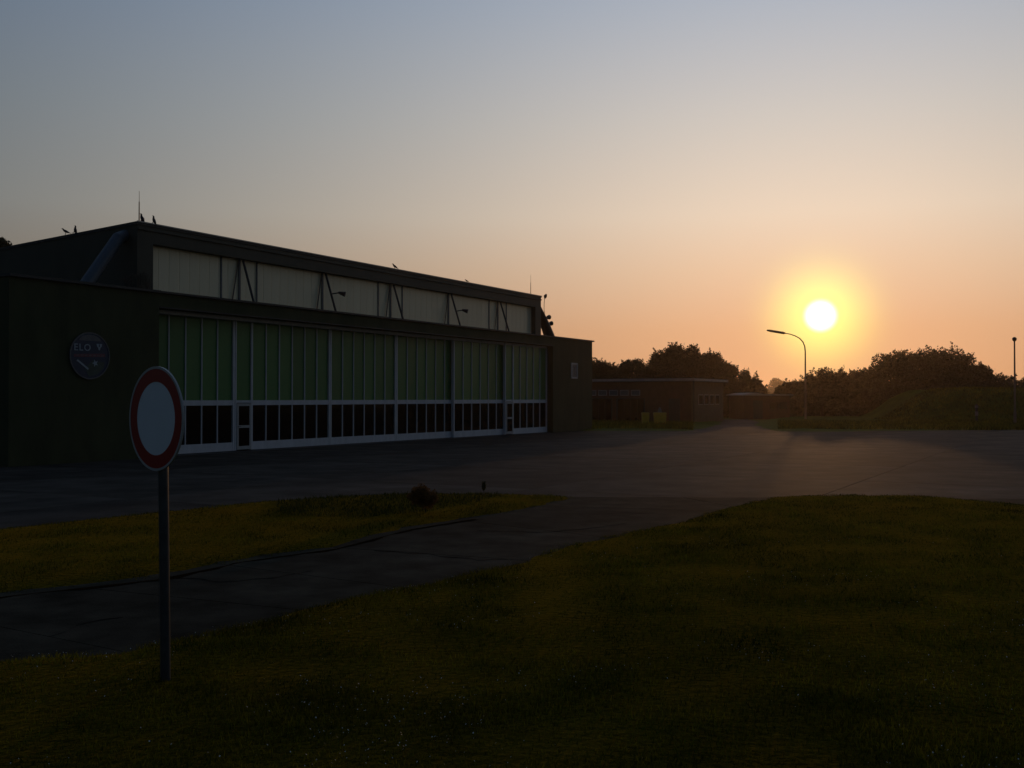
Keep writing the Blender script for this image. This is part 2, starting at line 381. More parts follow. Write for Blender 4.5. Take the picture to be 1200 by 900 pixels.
for nm, poly, n, ylo, yhi in (('lawn_grass', fg_p, 1000000, 4.6, 23, ), ('island_grass', isl_p, 420000, 8, 23)):
    x, y = scatter(n, poly, ylo, yhi)
    cl = clump(x, y); k = rng.uniform(0, 1, len(x)) < (.12 + 1.1 * cl); x, y, cl = x[k], y[k], cl[k]
    h = rng.uniform(.015, .048, len(x)) * (.40 + 1.2 * cl)
    o = put(nm, blades(nm, x, y, hz(x, y, poly) - .006, h, rng.uniform(.004, .008, len(x)) * (1 + y / 14), M['blade'], .9)); tag(o, 'short mown grass with brownish patches' if nm[0] == 'l' else 'short grass on the strip between road and apron', 'grass', kind='stuff')
    print(nm, len(x))
# taller dark herbs in the island
hp = [tuple(G(a, b)[:2]) for a, b in ((318, 592), (400, 583), (480, 581), (590, 583), (560, 592), (500, 603), (420, 611), (335, 608))]
x, y = scatter(60000, hp, 16, 23, power=1.01)
o = put('weeds', blades('weeds', x, y, hz(x, y, isl_p) - .01, rng.uniform(.04, .12, len(x)) * (.35 + clump(x, y)), rng.uniform(.012, .03, len(x)), M['herb'], .9)); tag(o, 'darker taller weeds growing in the grass strip by the apron', 'weeds', kind='stuff')
# white flowers, in drifts
x, y = scatter(14000, fg_p, 5.2, 15, power=2.2)
cl = np.array([mnoise.noise(Vector((a * .5, b * .9, 21))) for a, b in zip(x, y)]); k = rng.uniform(0, 1, len(x)) < np.clip(.10 + cl * 1.3, .02, .9); x, y = x[k], y[k]
z = hz(x, y, fg_p) + .03; r = rng.uniform(.0025, .0055, len(x)); V = []
ang_ = rng.uniform(0, 6.28, len(x))
V = np.stack([np.stack([x + r * np.cos(ang_ + q), y + r * np.sin(ang_ + q), z + r * .8 * np.sin(q + ang_ * 2)], 1) for q in (0, 1.57, 3.14, 4.71)], 1).reshape(-1, 3)
o = put('clover_flowers', np_mesh('clover_flowers', V, np.arange(len(V)).reshape(-1, 4), 4, M['petal'])); tag(o, 'tiny white clover flowers scattered over the lawn', 'flowers', kind='stuff')

# ------------------------------------------------------------------ hangar
hang = empty('aircraft_hangar', P0, RZ)
tag(hang, 'long flat-roofed olive hangar with tall green panelled sliding doors and a cream clerestory strip', 'hangar')
AO, UO = .75, .30        # annex / header plane, upper storey plane (in front of the door plane; local y = -off)
aL, aR = S(186, AO), S(648, AO)
aLL, aRR = S(10, AO), S(694, AO)
uL, uR = S(160, UO), S(634, UO)
zb = ZW(400, 370, AO)    # header band top
zb = 5.86; zh = 5.33; zt = 8.32; zp = 7.66
DEP = 26.0; SL = .05
def roofz(t): return zt - SL * (t + UO)
for a_, b_ in ((aLL, aL), (aR, aRR)): MB().box(a_, b_, -AO, DEP - 6, -.1, zb).build('annex_wall', M['wall'], hang)
MB().box(aL, aR, -AO, .12, zh, zb).build('door_header', M['wall'], hang)
# ends + back of the main hall, below and above
hw = MB()
hw.prism([(.16, 0), (DEP, 0), (DEP, roofz(DEP) - .02), (.16, roofz(.16) - .02)], uL, uL + .25, axis='x')
hw.prism([(.16, 0), (DEP, 0), (DEP, roofz(DEP) - .02), (.16, roofz(.16) - .02)], uR - .25, uR, axis='x')
hw.box(uL + .25, uR - .25, DEP - .25, DEP, 0, roofz(DEP) - .02)
hw.build('hall_wall', M['wall2'], hang)
oL, oR = S(178.7, UO), S(627.5, UO)
uf = MB()
uf.box(uL, oL, -UO, .16, zb, zt - .05).box(oR, uR, -UO, .16, zb, zt - .05).box(oL, oR, -UO, .16, zp, zt - .05)
uf.build('clerestory_surround', M['wall2'], hang)
MB().prism([(-UO - .03, zt - .05), (DEP + .1, roofz(DEP) - .02), (DEP + .1, roofz(DEP) + .08), (-UO - .03, zt + .06)], uL - .03, uR + .03, axis='x').build('roof', M['dark'], hang)
fl = MB().box(uL - .05, uR + .05, -UO - .06, -UO - .032, zt + .035, zt + .075)
fl.build('roof_flashing', M['flash'], hang)
MB().box(uL, uR, -UO - .05, -UO - .002, zt - .22, zt - .13).build('fascia_board', M['wall2'], hang)
cp_ = MB().box(aLL - .05, aL, -AO - .10, DEP - 6, zb + .002, zb + .09).box(aR, aRR + .14, -AO - .10, DEP - 6, zb + .002, zb + .09).box(aL + .002, aR - .002, -AO - .10, -UO - .01, zb + .002, zb + .075)
cp_.build('parapet_capping', M['dark'], hang)
MB().box(aL + .01, aR - .01, -AO - .03, -AO - .002, zh + .005, zh + .05).build('drip_edge', M['dark'], hang)
MB().box(aL + .01, aR - .01, -.30, -.20, zh - .14, zh - .004).build('door_track', M['alu'], hang)
# dark interior blockers behind glazing
MB().box(uL + .3, uR - .3, 1.2, 1.3, .02, 7.9).build('inner_partition', M['dark'], hang)
MB().box(uL + .3, uR - .3, .2, 1.15, -.05, .0).build('floor_sill', M['dark'], hang)
# clerestory panels
psh = .50
n = int((oR + .1 - oL) / psh) + 1; psh = (oR + .1 - oL) / n
pm = MB().prism([(0.005, 0), (psh - .005, 0), (psh - .005, .060), (psh - .03, .065), (.03, .065), (.005, .060)], 0, 1.0, axis='z')
pm.v = [(a, -b, c) for a, b, c in pm.v]
pme = pm.mesh('cream_panel', M['cream'])
for i in range(n):
    o = put('cream_panel', pme, hang, (oL + i * psh, .06, zb + .085)); o.scale = (1, 1, zp - zb - .09)
MB().box(oL, oR + .1, .062, .10, zb + .01, zp - .005).build('panel_backing', M['duct'], hang)
# posts, rods
zb0 = zb + .08
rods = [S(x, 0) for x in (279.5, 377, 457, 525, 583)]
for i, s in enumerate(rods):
    MB().box(s - .05, s + .05, -.05, -.012, zb0, zp - .003).build('window_post', M['duct'], hang)
    if i % 2 == 0:
        for q in (s - .98, s + .98): MB().box(q - .035, q + .035, -.04, -.012, zb0, zp - .003).build('window_post', M['duct'], hang)
        MB().box(s - .93, s - .06, -.05, -.012, zb0 + .0, zb0 + .06).box(s + .06, s + .93, -.05, -.012, zb0, zb0 + .06).build('window_sill', M['duct'], hang)
    MB().tube([(s + .06, -.16, zp - .04), (s + .12, -AO + .06, zb + .06)], .048, 8).build('stay_or_reflection_rod', M['dark'], hang)
    MB().tube([(s - .08, -.05, zp - .05), (s - .42, -.06, zb + .10)], .026, 6).build('stay_or_reflection_rod', M['lamp'], hang)  # thin rod added to imitate the stay's reflection in the glossy panels
    if i % 2 == 1:
        fx = MB().tube([(s + .09, -.50, zb + .86), (s + .30, -.80, zb + .92)], .03, 6).tube([(s + .25, -.72, zb + .92), (s + .40, -.98, zb + .84)], [.05, .12], 10)
        fx.build('floodlight', M['dark'], hang)
# sliding door leaves
leaves = [(aL - .6, S(274.8), 0.0, None), (S(274.8), S(386.3), 0.0, 'w'), (S(386.3), S(464), 0.0, None), (S(464), S(532.5), 0.0, None), (S(531, .17), S(592, .17), .17, None), (S(591.5, .34), aR - .03, .34, 'w')]
ZR0, ZR1 = .36, 1.83; ZR2 = 2.03; ZT = zh - .02
pshare = {}
def pan(name, wd, hh, m, th=.03):
    key = (name, round(wd, 2), round(hh, 2))
    if key not in pshare: pshare[key] = MB().box(.0, wd, 0, th, 0, hh).mesh(name, m)
    return pshare[key]
for li, (s0, s1, off, kind) in enumerate(leaves):
    y = -off; s0 += .015; s1 -= .015
    fr = MB(); ew = .09 if kind != 'w' else .07
    fr.box(s0, s0 + ew, y - .03, y + .13, .03, ZT)
    fr.box(s1 - ew, s1, y - .03, y + .13, .03, ZT)
    a = s0 + ew; bnd = s1 - ew
    if kind == 'w':
        wd = .86; fr.box(a + wd - .04, a + wd + .05, y - .03, y + .12, .03, ZT); a0 = a; a = a + wd + .05
        fr.box(a0, a - .09, y - .025, y + .1, 1.93, ZR2)
        fr.box(a0, a - .09, y - .02, y + .1, ZT - .12, ZT)
    fr.box(a, bnd, y - .02, y + .10, .03, ZR0).box(a, bnd, y - .02, y + .10, ZR1, ZR2).box(a, bnd, y - .015, y + .10, ZT - .12, ZT)
    leaf = fr.build('hangar_door', M['alu'], hang)
    k = max(1, round((bnd - a) / .83)); step = (bnd - a) / k
    for q in range(k):
        x0 = a + q * step; mw = .022
        put('green_panel', pan('green_panel', step - 2 * mw, ZT - .12 - ZR2, M['green']), leaf, (x0 + mw, y + .03 + random.uniform(0, .006), ZR2))
        put('pane', pan('pane', step - 2 * mw, ZR1 - ZR0, M['glass'], .02), leaf, (x0 + mw, y + .035 + random.uniform(0, .004), ZR0))
        if q:
            put('mullion', pan('mullion', 2 * mw, ZT - .12 - ZR2, M['alu'], .10), leaf, (x0 - mw, y - .012, ZR2))
            put('mullion', pan('mullion', 2 * mw, ZR1 - ZR0, M['alu'], .10), leaf, (x0 - mw, y - .012, ZR0))
    if kind == 'w':
        w0 = a0 + .01; w1 = a - .10
        put('green_panel', pan('green_panel', w1 - w0, ZT - .12 - ZR2, M['green']), leaf, (w0, y + .03, ZR2))
        d_ = MB(); t = .10
        d_.box(w0, w0 + t, y - .05, y + .0, .06, 1.91).box(w1 - t, w1, y - .05, y, .06, 1.91)
        for z0, z1 in ((.06, .20), (.92, 1.03), (1.80, 1.91)): d_.box(w0 + t, w1 - t, y - .048, y - .002, z0, z1)
        dr = d_.build('wicket_door', M['rim'], hang)
        for z0, z1 in ((.20, .92), (1.03, 1.80)): MB().box(w0 + t, w1 - t, y - .03, y - .02, z0, z1).build('pane', M['glass'], dr)
        MB().tube([(w0 + .05, y - .05, .98), (w0 + .05, y - .10, .98), (w0 + .17, y - .10, .98)], .012, 6).build('handle', M['dark'], dr)
MB().box(aL, aR, -.60, .3, -.02, .012).build('door_rail', M['dark'], hang)
# slanting ducts at both ends of the upper storey
tb = (S(103, 0.0), ZW(103, 332, 0)); tt = (S(149, 0), ZW(149, 277, 0))
MB().tube([(uL + .05, .35, tt[1] + .08), (tt[0] - .15, .3, tt[1] - .05), (tb[0], .2, tb[1] - .10), (tb[0] - .25, .2, tb[1] - .5)], .22, 14).build('slanting_duct', M['duct'], hang, smooth=False)
MB().tube([(uR - .05, -.12, 8.05), (uR + .12, -.12, 7.75), (uR + .95, -.12, 6.6), (uR + 1.65, -.12, zb - .1)], [.05, .10, .30, .34], 12).build('slanting_duct', M['dark'], hang)
for ds, zz in ((.80, 7.15), (1.10, 6.78)):
    MB().tube([(uR + ds - .2, -.12, zz - .05), (uR + ds + .2, -.22, zz)], .05, 6).tube([(uR + ds + .10, -.22, zz - .06), (uR + ds + .24, -.26, zz), (uR + ds + .36, -.28, zz + .02)], [.06, .13, .15], 8).build('floodlight', M['dark'], hang)
MB().tube([(uR + .50, -.3, 7.2), (uR + .40, -.3, 7.6), (uR + .42, -.3, 8.0), (uR + .52, -.3, 8.35)], .02, 6).tube([(uR + .50, -.3, 8.28), (uR + .54, -.32, 8.42), (uR + .60, -.36, 8.54)], [.05, .11, .05], 8).build('gooseneck_lamp', M['dark'], hang)
# antennas with obstruction lamps
for px, ytop, ybot in ((162, 224, 262), (622, 322, 345)):
    s = S(px, UO - .2); yy = -UO + .2; zc = ZW(px, ytop, UO - .2)
    an = MB().tube([(s, yy, zt), (s, yy, zt + .8), (s, yy, zt + .82), (s, yy, zc)], [.022, .018, .009, .007], 6).build('antenna_rod', M['dark'], hang)
s = S(163, UO - .2)
MB().tube([(s + .05, -UO + .12, zt + .05), (s + .05, -UO + .12, zt + .11), (s + .05, -UO + .12, zt + .22), (s + .05, -UO + .12, zt + .26)], [.07, .07, .06, .03], 10).build('obstruction_lamp', M['redlamp'], hang)
# dead creeper twigs on the left pier
tw = MB()
for k in range(26):
    s0 = uL + random.uniform(-.6, .5); z0 = zb + .1; p = Vector((s0, -UO - .06, z0)); pts = [p.copy()]
    for q in range(4):
        p = p + Vector((random.uniform(-.13, .13), random.uniform(-.03, .02), random.uniform(.05, .22))); pts.append(p.copy())
    tw.tube(pts, .008, 4)
tw = tw.build('twigs', M['bark'], hang)

# round emblem on the left annex
ec = (S(105, AO + .03), ZW(105, 417, AO + .03)); er = .78
emb = empty('round_emblem', loc2w(ec[0], -AO - .012, ec[1]), RZ)
tag(emb, 'round dark blue emblem board lettered ELO on the left end wall of the hangar', 'sign')
def disc_mb(r0, r1, y0, y1, seg=48):
    b = MB(); n = seg
    b.prism([(r1 * math.cos(2 * math.pi * k / n), r1 * math.sin(2 * math.pi * k / n)) for k in range(n)], y0, y1); return b
def ring_mb(r0, r1, y0, y1, seg=64):
    b = MB(); base = 0
    for r in (r0, r1):
        for y in (y0, y1):
            for k in range(seg): b.v.append((r * math.cos(2 * math.pi * k / seg), y, r * math.sin(2 * math.pi * k / seg)))
    for k in range(seg):
        k2 = (k + 1) % seg
        for A, B in ((0, 2), (2, 3), (3, 1), (1, 0)): b.f.append((A * seg + k, A * seg + k2, B * seg + k2, B * seg + k)); b.m.append(0)
    return b
disc_mb(0, er - .04, -.03, .0).build('board', M['blue'], emb)
ring_mb(er - .04, er, -.045, .0).build('rim', M['greyp'], emb)
def text_mesh(name, body, size, m, parent, loc, ex=.004, rot=(R(90), 0, 0), sx_=1.0):
    cu = bpy.data.curves.new(name, 'FONT'); cu.body = body; cu.size = size; cu.align_x = 'CENTER'; cu.align_y = 'CENTER'; cu.extrude = ex; cu.offset = size * .006; cu.space_character = 1.15; cu.resolution_u = 3
    t = bpy.data.objects.new(name, cu); COL.objects.link(t)
    dg = bpy.context.evaluated_depsgraph_get(); me = bpy.data.meshes.new_from_object(t.evaluated_get(dg)); bpy.data.objects.remove(t)
    me.materials.clear(); me.materials.append(m)
    o = put(name, me, parent, loc); o.rotation_euler = rot; o.scale = (sx_, 1, 1); return o
text_mesh('lettering', 'ELO', .32, M['pale'], emb, (-.30, -.036, .26), sx_=1.05)
def patch(name, pts, m, y=-.034):
    b = MB().prism(pts, y, -.031); return b.build(name, m, emb)
patch('red_band', [(-.62, -.05), (.60, -.02), (.58, .09), (-.62, .04)], M['emred'])
patch('grey_dome', [(.42 * math.cos(a), .50 + .20 * math.sin(a)) for a in [k * math.pi / 10 for k in range(11)]], M['greyp'])
patch('green_field', [(-.05, -.68), (.3, -.60), (.52, -.40), (.58, -.2), (.1, -.16), (-.2, -.4)], M['teal'])
patch('star', [((.13 if k % 2 else .05) * math.cos(k * math.pi / 5) + .2, (.13 if k % 2 else .05) * math.sin(k * math.pi / 5) - .24) for k in range(10)], M['pale'], -.037)
patch('arrow', [(-.52, -.18), (-.48, -.13), (-.44, -.15), (-.05, -.42), (-.08, -.47), (-.47, -.20)], M['pale'], -.036)
for k, (cx, cz) in enumerate(((.30, .36), (.42, .36), (.36, .26))): patch('shield', [(cx - .05, cz + .05), (cx + .05, cz + .05), (cx + .03, cz - .04), (cx, cz - .07), (cx - .03, cz - .04)], M['pale'], -.036)
for k in range(7): patch('band_mark', [(-.52 + k * .16, -.005), (-.43 + k * .16, 0), (-.43 + k * .16, .03), (-.52 + k * .16, .025)], M['greyp'], -.037)
# framed board on the right annex
nc = (S(673, AO + .03), ZW(673, 434.5, AO + .03))
nb = empty('framed_board', loc2w(nc[0], -AO - .002, nc[1]), RZ)
tag(nb, 'small upright white framed board on the right end wall of the hangar', 'sign')
bf = MB(); 
bf.box(-.45, -.35, -.06, 0, -.50, .50).box(.35, .45, -.06, 0, -.50, .50).box(-.35, .35, -.058, 0, .40, .50).box(-.35, .35, -.058, 0, -.50, -.40)
bf.build('frame', M['pale'], nb)
MB().box(-.35, .35, -.03, -.002, -.40, .40).build('board', M['greyp'], nb)
MB().box(-.2, -.12, -.036, -.031, .2, .3).box(.02, .12, -.036, -.031, -.3, .28).box(.2, .28, -.036, -.031, -.32, -.22).build('notice', M['blue'], nb)

# ------------------------------------------------------------------ round no-entry-for-vehicles sign
spz = G(194, 806)
sg = empty('road_sign', spz); tag(sg, 'round traffic sign with red ring and blank pale centre, on a pole in the lawn', 'road sign')
lean = Vector((G(191, 560, 0) * 0)) 
topx = AT(190.3, spz.y) - spz.x
MB().tube([(0, 0, -.25), (0, 0, 0), (topx * .5, 0, 1.15), (topx, 0, 2.18)], .036, 20).build('pole', M['pole'], sg, smooth=False)
MB().tube([(topx, 0, 2.18), (topx, 0, 2.20)], [.038, .03], 16).build('pole_cap', M['dark'], sg)
sgn = empty('sign_plate', (0, 0, 0)); sgn.parent = sg
bpy.data.objects.remove(sgn)
nrm_ = Vector((-.665, -.747, 0)); rz_s = math.atan2(nrm_.y, nrm_.x) + math.pi / 2
zc = ZAT(490.5, spz.y - .05)
def plate(mb, name, m, sm=False):
    o = mb.build(name, m, sg, (topx * .9 + nrm_.x * .055, nrm_.y * .055, zc)); o.rotation_euler = (0, R(1.2), rz_s); return o
rr = .378
p_ = plate(disc_mb(0, rr - .01, -.0, .004, 72), 'plate', M['white'])
plate(ring_mb(rr * .705, rr * .955, -.0022, -.0005, 72), 'red_ring', M['red'])
plate(ring_mb(rr * .955, rr, -.004, .010, 72), 'rim', M['rim'])
for zz in (zc - .2, zc + .14):
    c = MB().tube([(0, 0, -.02), (0, 0, .02)], .046, 16)
    o = c.build('clamp', M['pole'], sg, (topx * .9, 0, zz)); o.rotation_euler = (0, 0, rz_s)

# ------------------------------------------------------------------ street lamps
def px_lamp():
    b = G(944, 491.5); Y = b.y
    t = empty('street_lamp', b); tag(t, 'tall street lamp whose curved arm reaches left below the sun', 'street lamp')
    zt_ = ZAT(393, Y); zc2 = ZAT(412, Y); k = Y / F
    pts = [(0, 0, 0), (0, 0, 1.2), (0, 0, zc2)]
    pts += [((x - 944) * k, 0, ZAT(y, Y)) for x, y in ((943.4, 406), (941.5, 401), (937.5, 396.5), (932, 393.5), (926, 391.5), (920, 390.5))]
    rad = [.10, .10, .065, .06, .058, .055, .05, .048, .046]
    MB().tube([(0, 0, 0), (0, 0, 1.2), (0, 0, 1.28)], [.12, .12, .085], 10).build('base_sleeve', M['lamp'], t)
    MB().tube(pts, rad, 10).build('pole', M['lamp'], t)
    a = Vector(pts[-1]); c = Vector(((899 - 944) * k, 0, ZAT(387, Y)))
    d = (c - a).normalized(); up = Vector((0, 0, 1)); side = Vector((0, 1, 0))
    b_ = MB(); prof = [(-.1, .05), (.1, .13), (1.5, .12), (1.82, .07)]
    for (t0, r0), (t1, r1) in zip(prof, prof[1:]): pass
    b_.tube([a + d * t0 for t0, _ in prof], [r for _, r in prof], 10)
    b_.build('lamp_head', M['lamp'], t)
px_lamp()
def post():
    b = G(1189.5, 498.5); Y = b.y; t = empty('lamp_post', b); tag(t, 'slim straight post with a small round top at the right edge', 'lamp post')
    h = ZAT(400, Y)
    MB().tube([(0, 0, -.1), (0, 0, 1.0), (0, 0, 1.05), (0, 0, h)], [.10, .10, .075, .055], 10).build('pole', M['lamp'], t)
    MB().tube([(0, 0, h), (0, 0, h + .08), (0, 0, h + .2), (0, 0, h + .3), (0, 0, h + .34)], [.07, .15, .17, .12, .03], 12).build('lamp_head', M['dark'], t)
post()

# ------------------------------------------------------------------ brick building in the background
b1 = loc = Vector((AT(810, 87), 87, 0))
bb = empty('brick_building', b1, RZ); tag(bb, 'low flat-roofed dark brick building behind the yellow bins', 'building')
hh = ZAT(446.5, 87); LW, LD = 26.0, 8.6     # left face runs along +y local (away from camera, left), right face along +x local
# local: x=d, y=-n ; corner at origin
wl = MB().box(0, LD, 0, LW, 0, hh - .02); wl.build('wall', [M['brick']], bb)
MB().box(-.35, LD + .35, -.35, LW, hh, hh + .20).build('roof', M['dark'], bb)
MB().box(-.40, -.352, -.40, LW, hh + .02, hh + .24).box(-.40, LD + .35, -.40, -.352, hh + .02, hh + .23).build('roof_edge', M['roof'], bb)
# left face is x=0 plane (normal -x): clerestory windows + dark doors
for y0 in [1.5 + k * 1.05 for k in range(10)]:
    if 3.4 < y0 < 4.3: continue
    if y0 < 4: continue
    f = MB().box(-.05, -.002, y0, y0 + .85, 2.35, 2.85).build('window', M['roof'], bb)
    MB().box(-.06, -.052, y0 + .07, y0 + .78, 2.42, 2.78).build('pane', M['duct'], f)
for y0, y1 in ((4.2, 6.9), (7.3, 10.0), (10.6, 13.3)):
    f = MB().box(-.05, -.002, y0, y1, 0.0, 2.15).build('garage_door', M['dark'], bb)
    for k in range(4): MB().box(-.07, -.051, y0 + .1 + k * (y1 - y0 - .2) / 4, y0 + .1 + (k + .9) * (y1 - y0 - .2) / 4, .1, 2.05).build('door_panel', M['glass'], f)
MB().box(-.06, -.002, 1.0, 2.0, 0, 2.1).build('door', M['dark'], bb)
# right face is y=0 plane (normal -y)
MB().box(.005, LD - .005, -.03, -.002, 0, hh - .03).build('facing', M['brick2'], bb)
for k in range(4):
    x0 = 1.7 + k * 1.5
    f = MB().box(x0, x0 + 1.15, -.06, -.032, 1.55, 2.45).build('window', M['roof'], bb)
    MB().box(x0 + .08, x0 + 1.07, -.07, -.062, 1.62, 2.38).build('pane', M['glass'], f)
MB().tube([(.3, -.12, 0), (.3, -.12, hh)], .06, 8).build('downpipe', M['dark'], bb)

# low shed
b2 = Vector((AT(872, 108), 108, 0)); sh = empty('shed', b2, R(6)); tag(sh, 'low dark shed with a pale shallow roof in front of the trees near the lamp', 'shed')
k = 108 / F; W2 = 55 * k; h2 = ZAT(463.5, 108)
MB().box(0, W2, 0, 5, -.1, h2).build('wall', M['brick'], sh)
MB().prism([(-.3, h2 + .002), (W2 + .3, h2 + .002), (W2 + .3, h2 + .12), (1.9, h2 + .15), (1.2, h2 + .30), (.7, h2 + .28), (-.3, h2 + .10)], -.4, 5.3).build('roof', M['roof'], sh)
MB().box(1.0, 2.0, -.04, -.002, -.05, 1.9).build('door', M['dark'], sh)
for x0 in (2.8, 3.9): MB().box(x0, x0 + .8, -.04, -.002, 1.0, 1.7).build('window', M['glass'], sh)

# yellow bins
def bin_(x0, x1, ybot, ytop, label, knob):
    Y = G(700, ybot).y; k = Y / F; wd = (x1 - x0) * k; h = (ybot - ytop) * k
    t = empty('waste_container', (AT((x0 + x1) / 2, Y), Y, 0.03)); tag(t, label, 'bin', 'yellow bins by the brick building')
    MB().prism([(-wd / 2 * .9, .08), (wd / 2 * .9, .08), (wd / 2, h * .88), (-wd / 2, h * .88)], 0, .55).build('body', M['yellow'], t, bevel=.03)
    MB().prism([(-wd / 2 - .03, h * .885), (wd / 2 + .03, h * .885), (wd / 2 - .03, h), (-wd / 2 + .03, h)], -.04, .58).build('lid', M['yellow'], t, bevel=.02)
    for sx_ in (-1, 1): MB().tube([(sx_ * wd * .32 - .03, .1, .06), (sx_ * wd * .32 + .03, .1, .06)], .06, 10).build('wheel', M['dark'], t)
    if knob: MB().tube([(0, .3, h), (0, .3, h + .25), (0, .3, h + .42)], [.16, .12, .05], 8).build('bag', M['greyp'], t)
bin_(752.6, 761, 498, 484, 'narrow yellow waste bin, the left one in front of the brick building', False)
bin_(766.5, 781, 498, 484, 'wide yellow waste container right of the narrow one, with a bag on top', True)

# ------------------------------------------------------------------ grass mound + marker post
mp_ = []
nx, ny = 70, 16; V = []; Fc = []
x0, x1 = AT(1060, 92), 92; topz = ZAT(456.5, 98)
for j in range(ny + 1):
    for i in range(nx + 1):
        X = x0 + (x1 - x0) * i / nx; t = j / ny; Y = 90 + 26 * t
        sx_ = min(1, max(0, (X - x0 + .0) / 7.2)); sx_ = sx_ * sx_ * (3 - 2 * sx_) if sx_ < 1 else 1
        sy_ = min(1, t / .30, (1 - t) / .3); sy_ = max(0, sy_); sy_ = sy_ * sy_ * (3 - 2 * sy_)
        z = -.1 + (topz + .1) * sx_ * sy_ * (1 + .04 * mnoise.noise(Vector((X * .3, Y * .3, 0)))) + .10 * mnoise.noise(Vector((X * .8, Y * .8, 2))) * sy_
        V.append((X + 1.2 * (1 - sx_) * t, Y, z))
for j in range(ny):
    for i in range(nx):
        a = j * (nx + 1) + i; Fc.append((a, a + 1, a + nx + 2, a + nx + 1))
me = bpy.data.meshes.new('grass_mound'); me.from_pydata(V, [], Fc); me.materials.append(M['verge']); me.shade_smooth(); mound = put('grass_mound', me); tag(mound, kind='structure')
# rough grass on the mound and verge
def far_blades(nm, n, fx, label):
    x, y, z = fx(n); h = rng.uniform(.10, .34, len(x))
    o = put(nm, blades(nm, x, y, z, h, rng.uniform(.03, .08, len(x)), M['blade'], .8)); tag(o, label, 'grass', kind='stuff')
VA = np.array(V).reshape(ny + 1, nx + 1, 3)
def fm(n):
    i = rng.uniform(0, nx - .01, n); j = rng.uniform(0, ny * .5, n); ii = i.astype(int); jj = j.astype(int); fi = (i - ii)[:, None]; fj = (j - jj)[:, None]
    P = VA[jj, ii] * (1 - fi) * (1 - fj) + VA[jj, ii + 1] * fi * (1 - fj) + VA[jj + 1, ii] * (1 - fi) * fj + VA[jj + 1, ii + 1] * fi * fj
    return P[:, 0], P[:, 1], P[:, 2] - .02
far_blades('mound_grass', 60000, fm, 'rough grass covering the low mound')
def fv(n):
    y = rng.uniform(66, 92, n); x = rng.uniform(.05, .62, n) * y
    k = ~((x > AT(812, 1) * y) & (x < AT(912, 1) * y)) & (y > 67.5)
    return x[k], y[k], np.full(k.sum(), .02)
far_blades('verge_grass', 60000, fv, 'rough grass verge along the far edge of the apron')
mkp = G(1144.5, 495.5); mk = empty('marker_post', mkp); tag(mk, 'short dark marker post with two white bands in front of the mound', 'marker post')
MB().prism([(-.09, -.05), (.09, -.05), (.09, 1.55), (.0, 1.62), (-.09, 1.55)], -.04, .04).build('post', M['dark'], mk)
for z0, z1 in ((.62, .98), (1.28, 1.50)): MB().box(-.12, .12, -.06, .045, z0, z1).build('white_band', M['greyp'], mk)

# ------------------------------------------------------------------ trees
def foliage(name, cx, cy, cz, rx, ry, rz_, n, size, mtl, parent, lobes=26, low=-.9, seed=0, spiky=0.0):
    r = np.random.default_rng(seed)
    # lobes spread through the crown
    u = r.normal(size=(lobes, 3)); u /= np.linalg.norm(u, axis=1)[:, None]; u = np.sign(u) * np.abs(u) ** (.76 if spiky else 1.0); rad = r.uniform(.25, .82, lobes) ** .5
    C = u * rad[:, None]; C[:, 2] = np.maximum(C[:, 2], low)
    C *= np.array((rx, ry, rz_)); sc_ = r.uniform(.16, .40, lobes) * min(rx, rz_)
    w_ = sc_ ** 2; idx = r.choice(lobes, n, p=w_ / w_.sum())
    d = r.normal(size=(n, 3)); d /= np.linalg.norm(d, axis=1)[:, None]
    P = C[idx] + d * (sc_[idx] * r.uniform(.2, 1.0, n) ** .5)[:, None] * (1 + .18 * (r.uniform(0, 1, n) > .90)[:, None])
    if spiky:   # leafy shoots sticking out of the crown
        ns = int(n * .10); k = max(8, ns // 26); base = r.integers(0, lobes, k); dv = r.normal(size=(k, 3)); dv[:, 2] = np.abs(dv[:, 2]) + 1.0; dv /= np.linalg.norm(dv, axis=1)[:, None]
        ln = sc_[base] * 1.0 + r.uniform(.2, 1.0, k) * spiky * 1.7; which = r.integers(0, k, ns); tt_ = r.uniform(0, 1, ns) ** .8
        P[:ns] = C[base[which]] + dv[which] * (ln[which] * tt_)[:, None] + r.normal(size=(ns, 3)) * (.04 + .16 * (1 - tt_))[:, None]
    P += np.array((cx, cy, cz)); P[:, 2] = np.maximum(P[:, 2], .02 + r.uniform(0, .3, n))
    a = r.normal(size=(n, 3)); a /= np.linalg.norm(a, axis=1)[:, None]; b = np.cross(a, r.normal(size=(n, 3))); b /= np.linalg.norm(b, axis=1)[:, None]
    s = size * r.uniform(.6, 1.35, n)[:, None]
    V = np.stack([P - a * s * .5, P + b * s * .28, P + a * s * .5, P - b * s * .28], 1).reshape(-1, 3)
    me = np_mesh(name, V, np.arange(4 * n).reshape(-1, 4), 4, mtl)
    return put(name, me, parent)
def wood(h, rx, parent, seed, r0=.16, m='bark', n=9):
    r = random.Random(seed); b = MB(); th = h * .42
    b.tube([(0, 0, -.15), (.03, 0, th * .5), (-.04, .03, th), (.02, 0, h * .8)], [r0, r0 * .75, r0 * .55, r0 * .15], 7)
    for k in range(n):
        a = r.uniform(0, 6.28); z0 = th * r.uniform(.45, 1.3); l_ = rx * r.uniform(.5, .95)
        b.tube([(0, 0, z0), (math.cos(a) * l_ * .5, math.sin(a) * l_ * .5, z0 + l_ * .35), (math.cos(a) * l_, math.sin(a) * l_, z0 + l_ * .8)], [r0 * .4, r0 * .25, r0 * .06], 5)
    return b.build('trunk', M[m], parent)
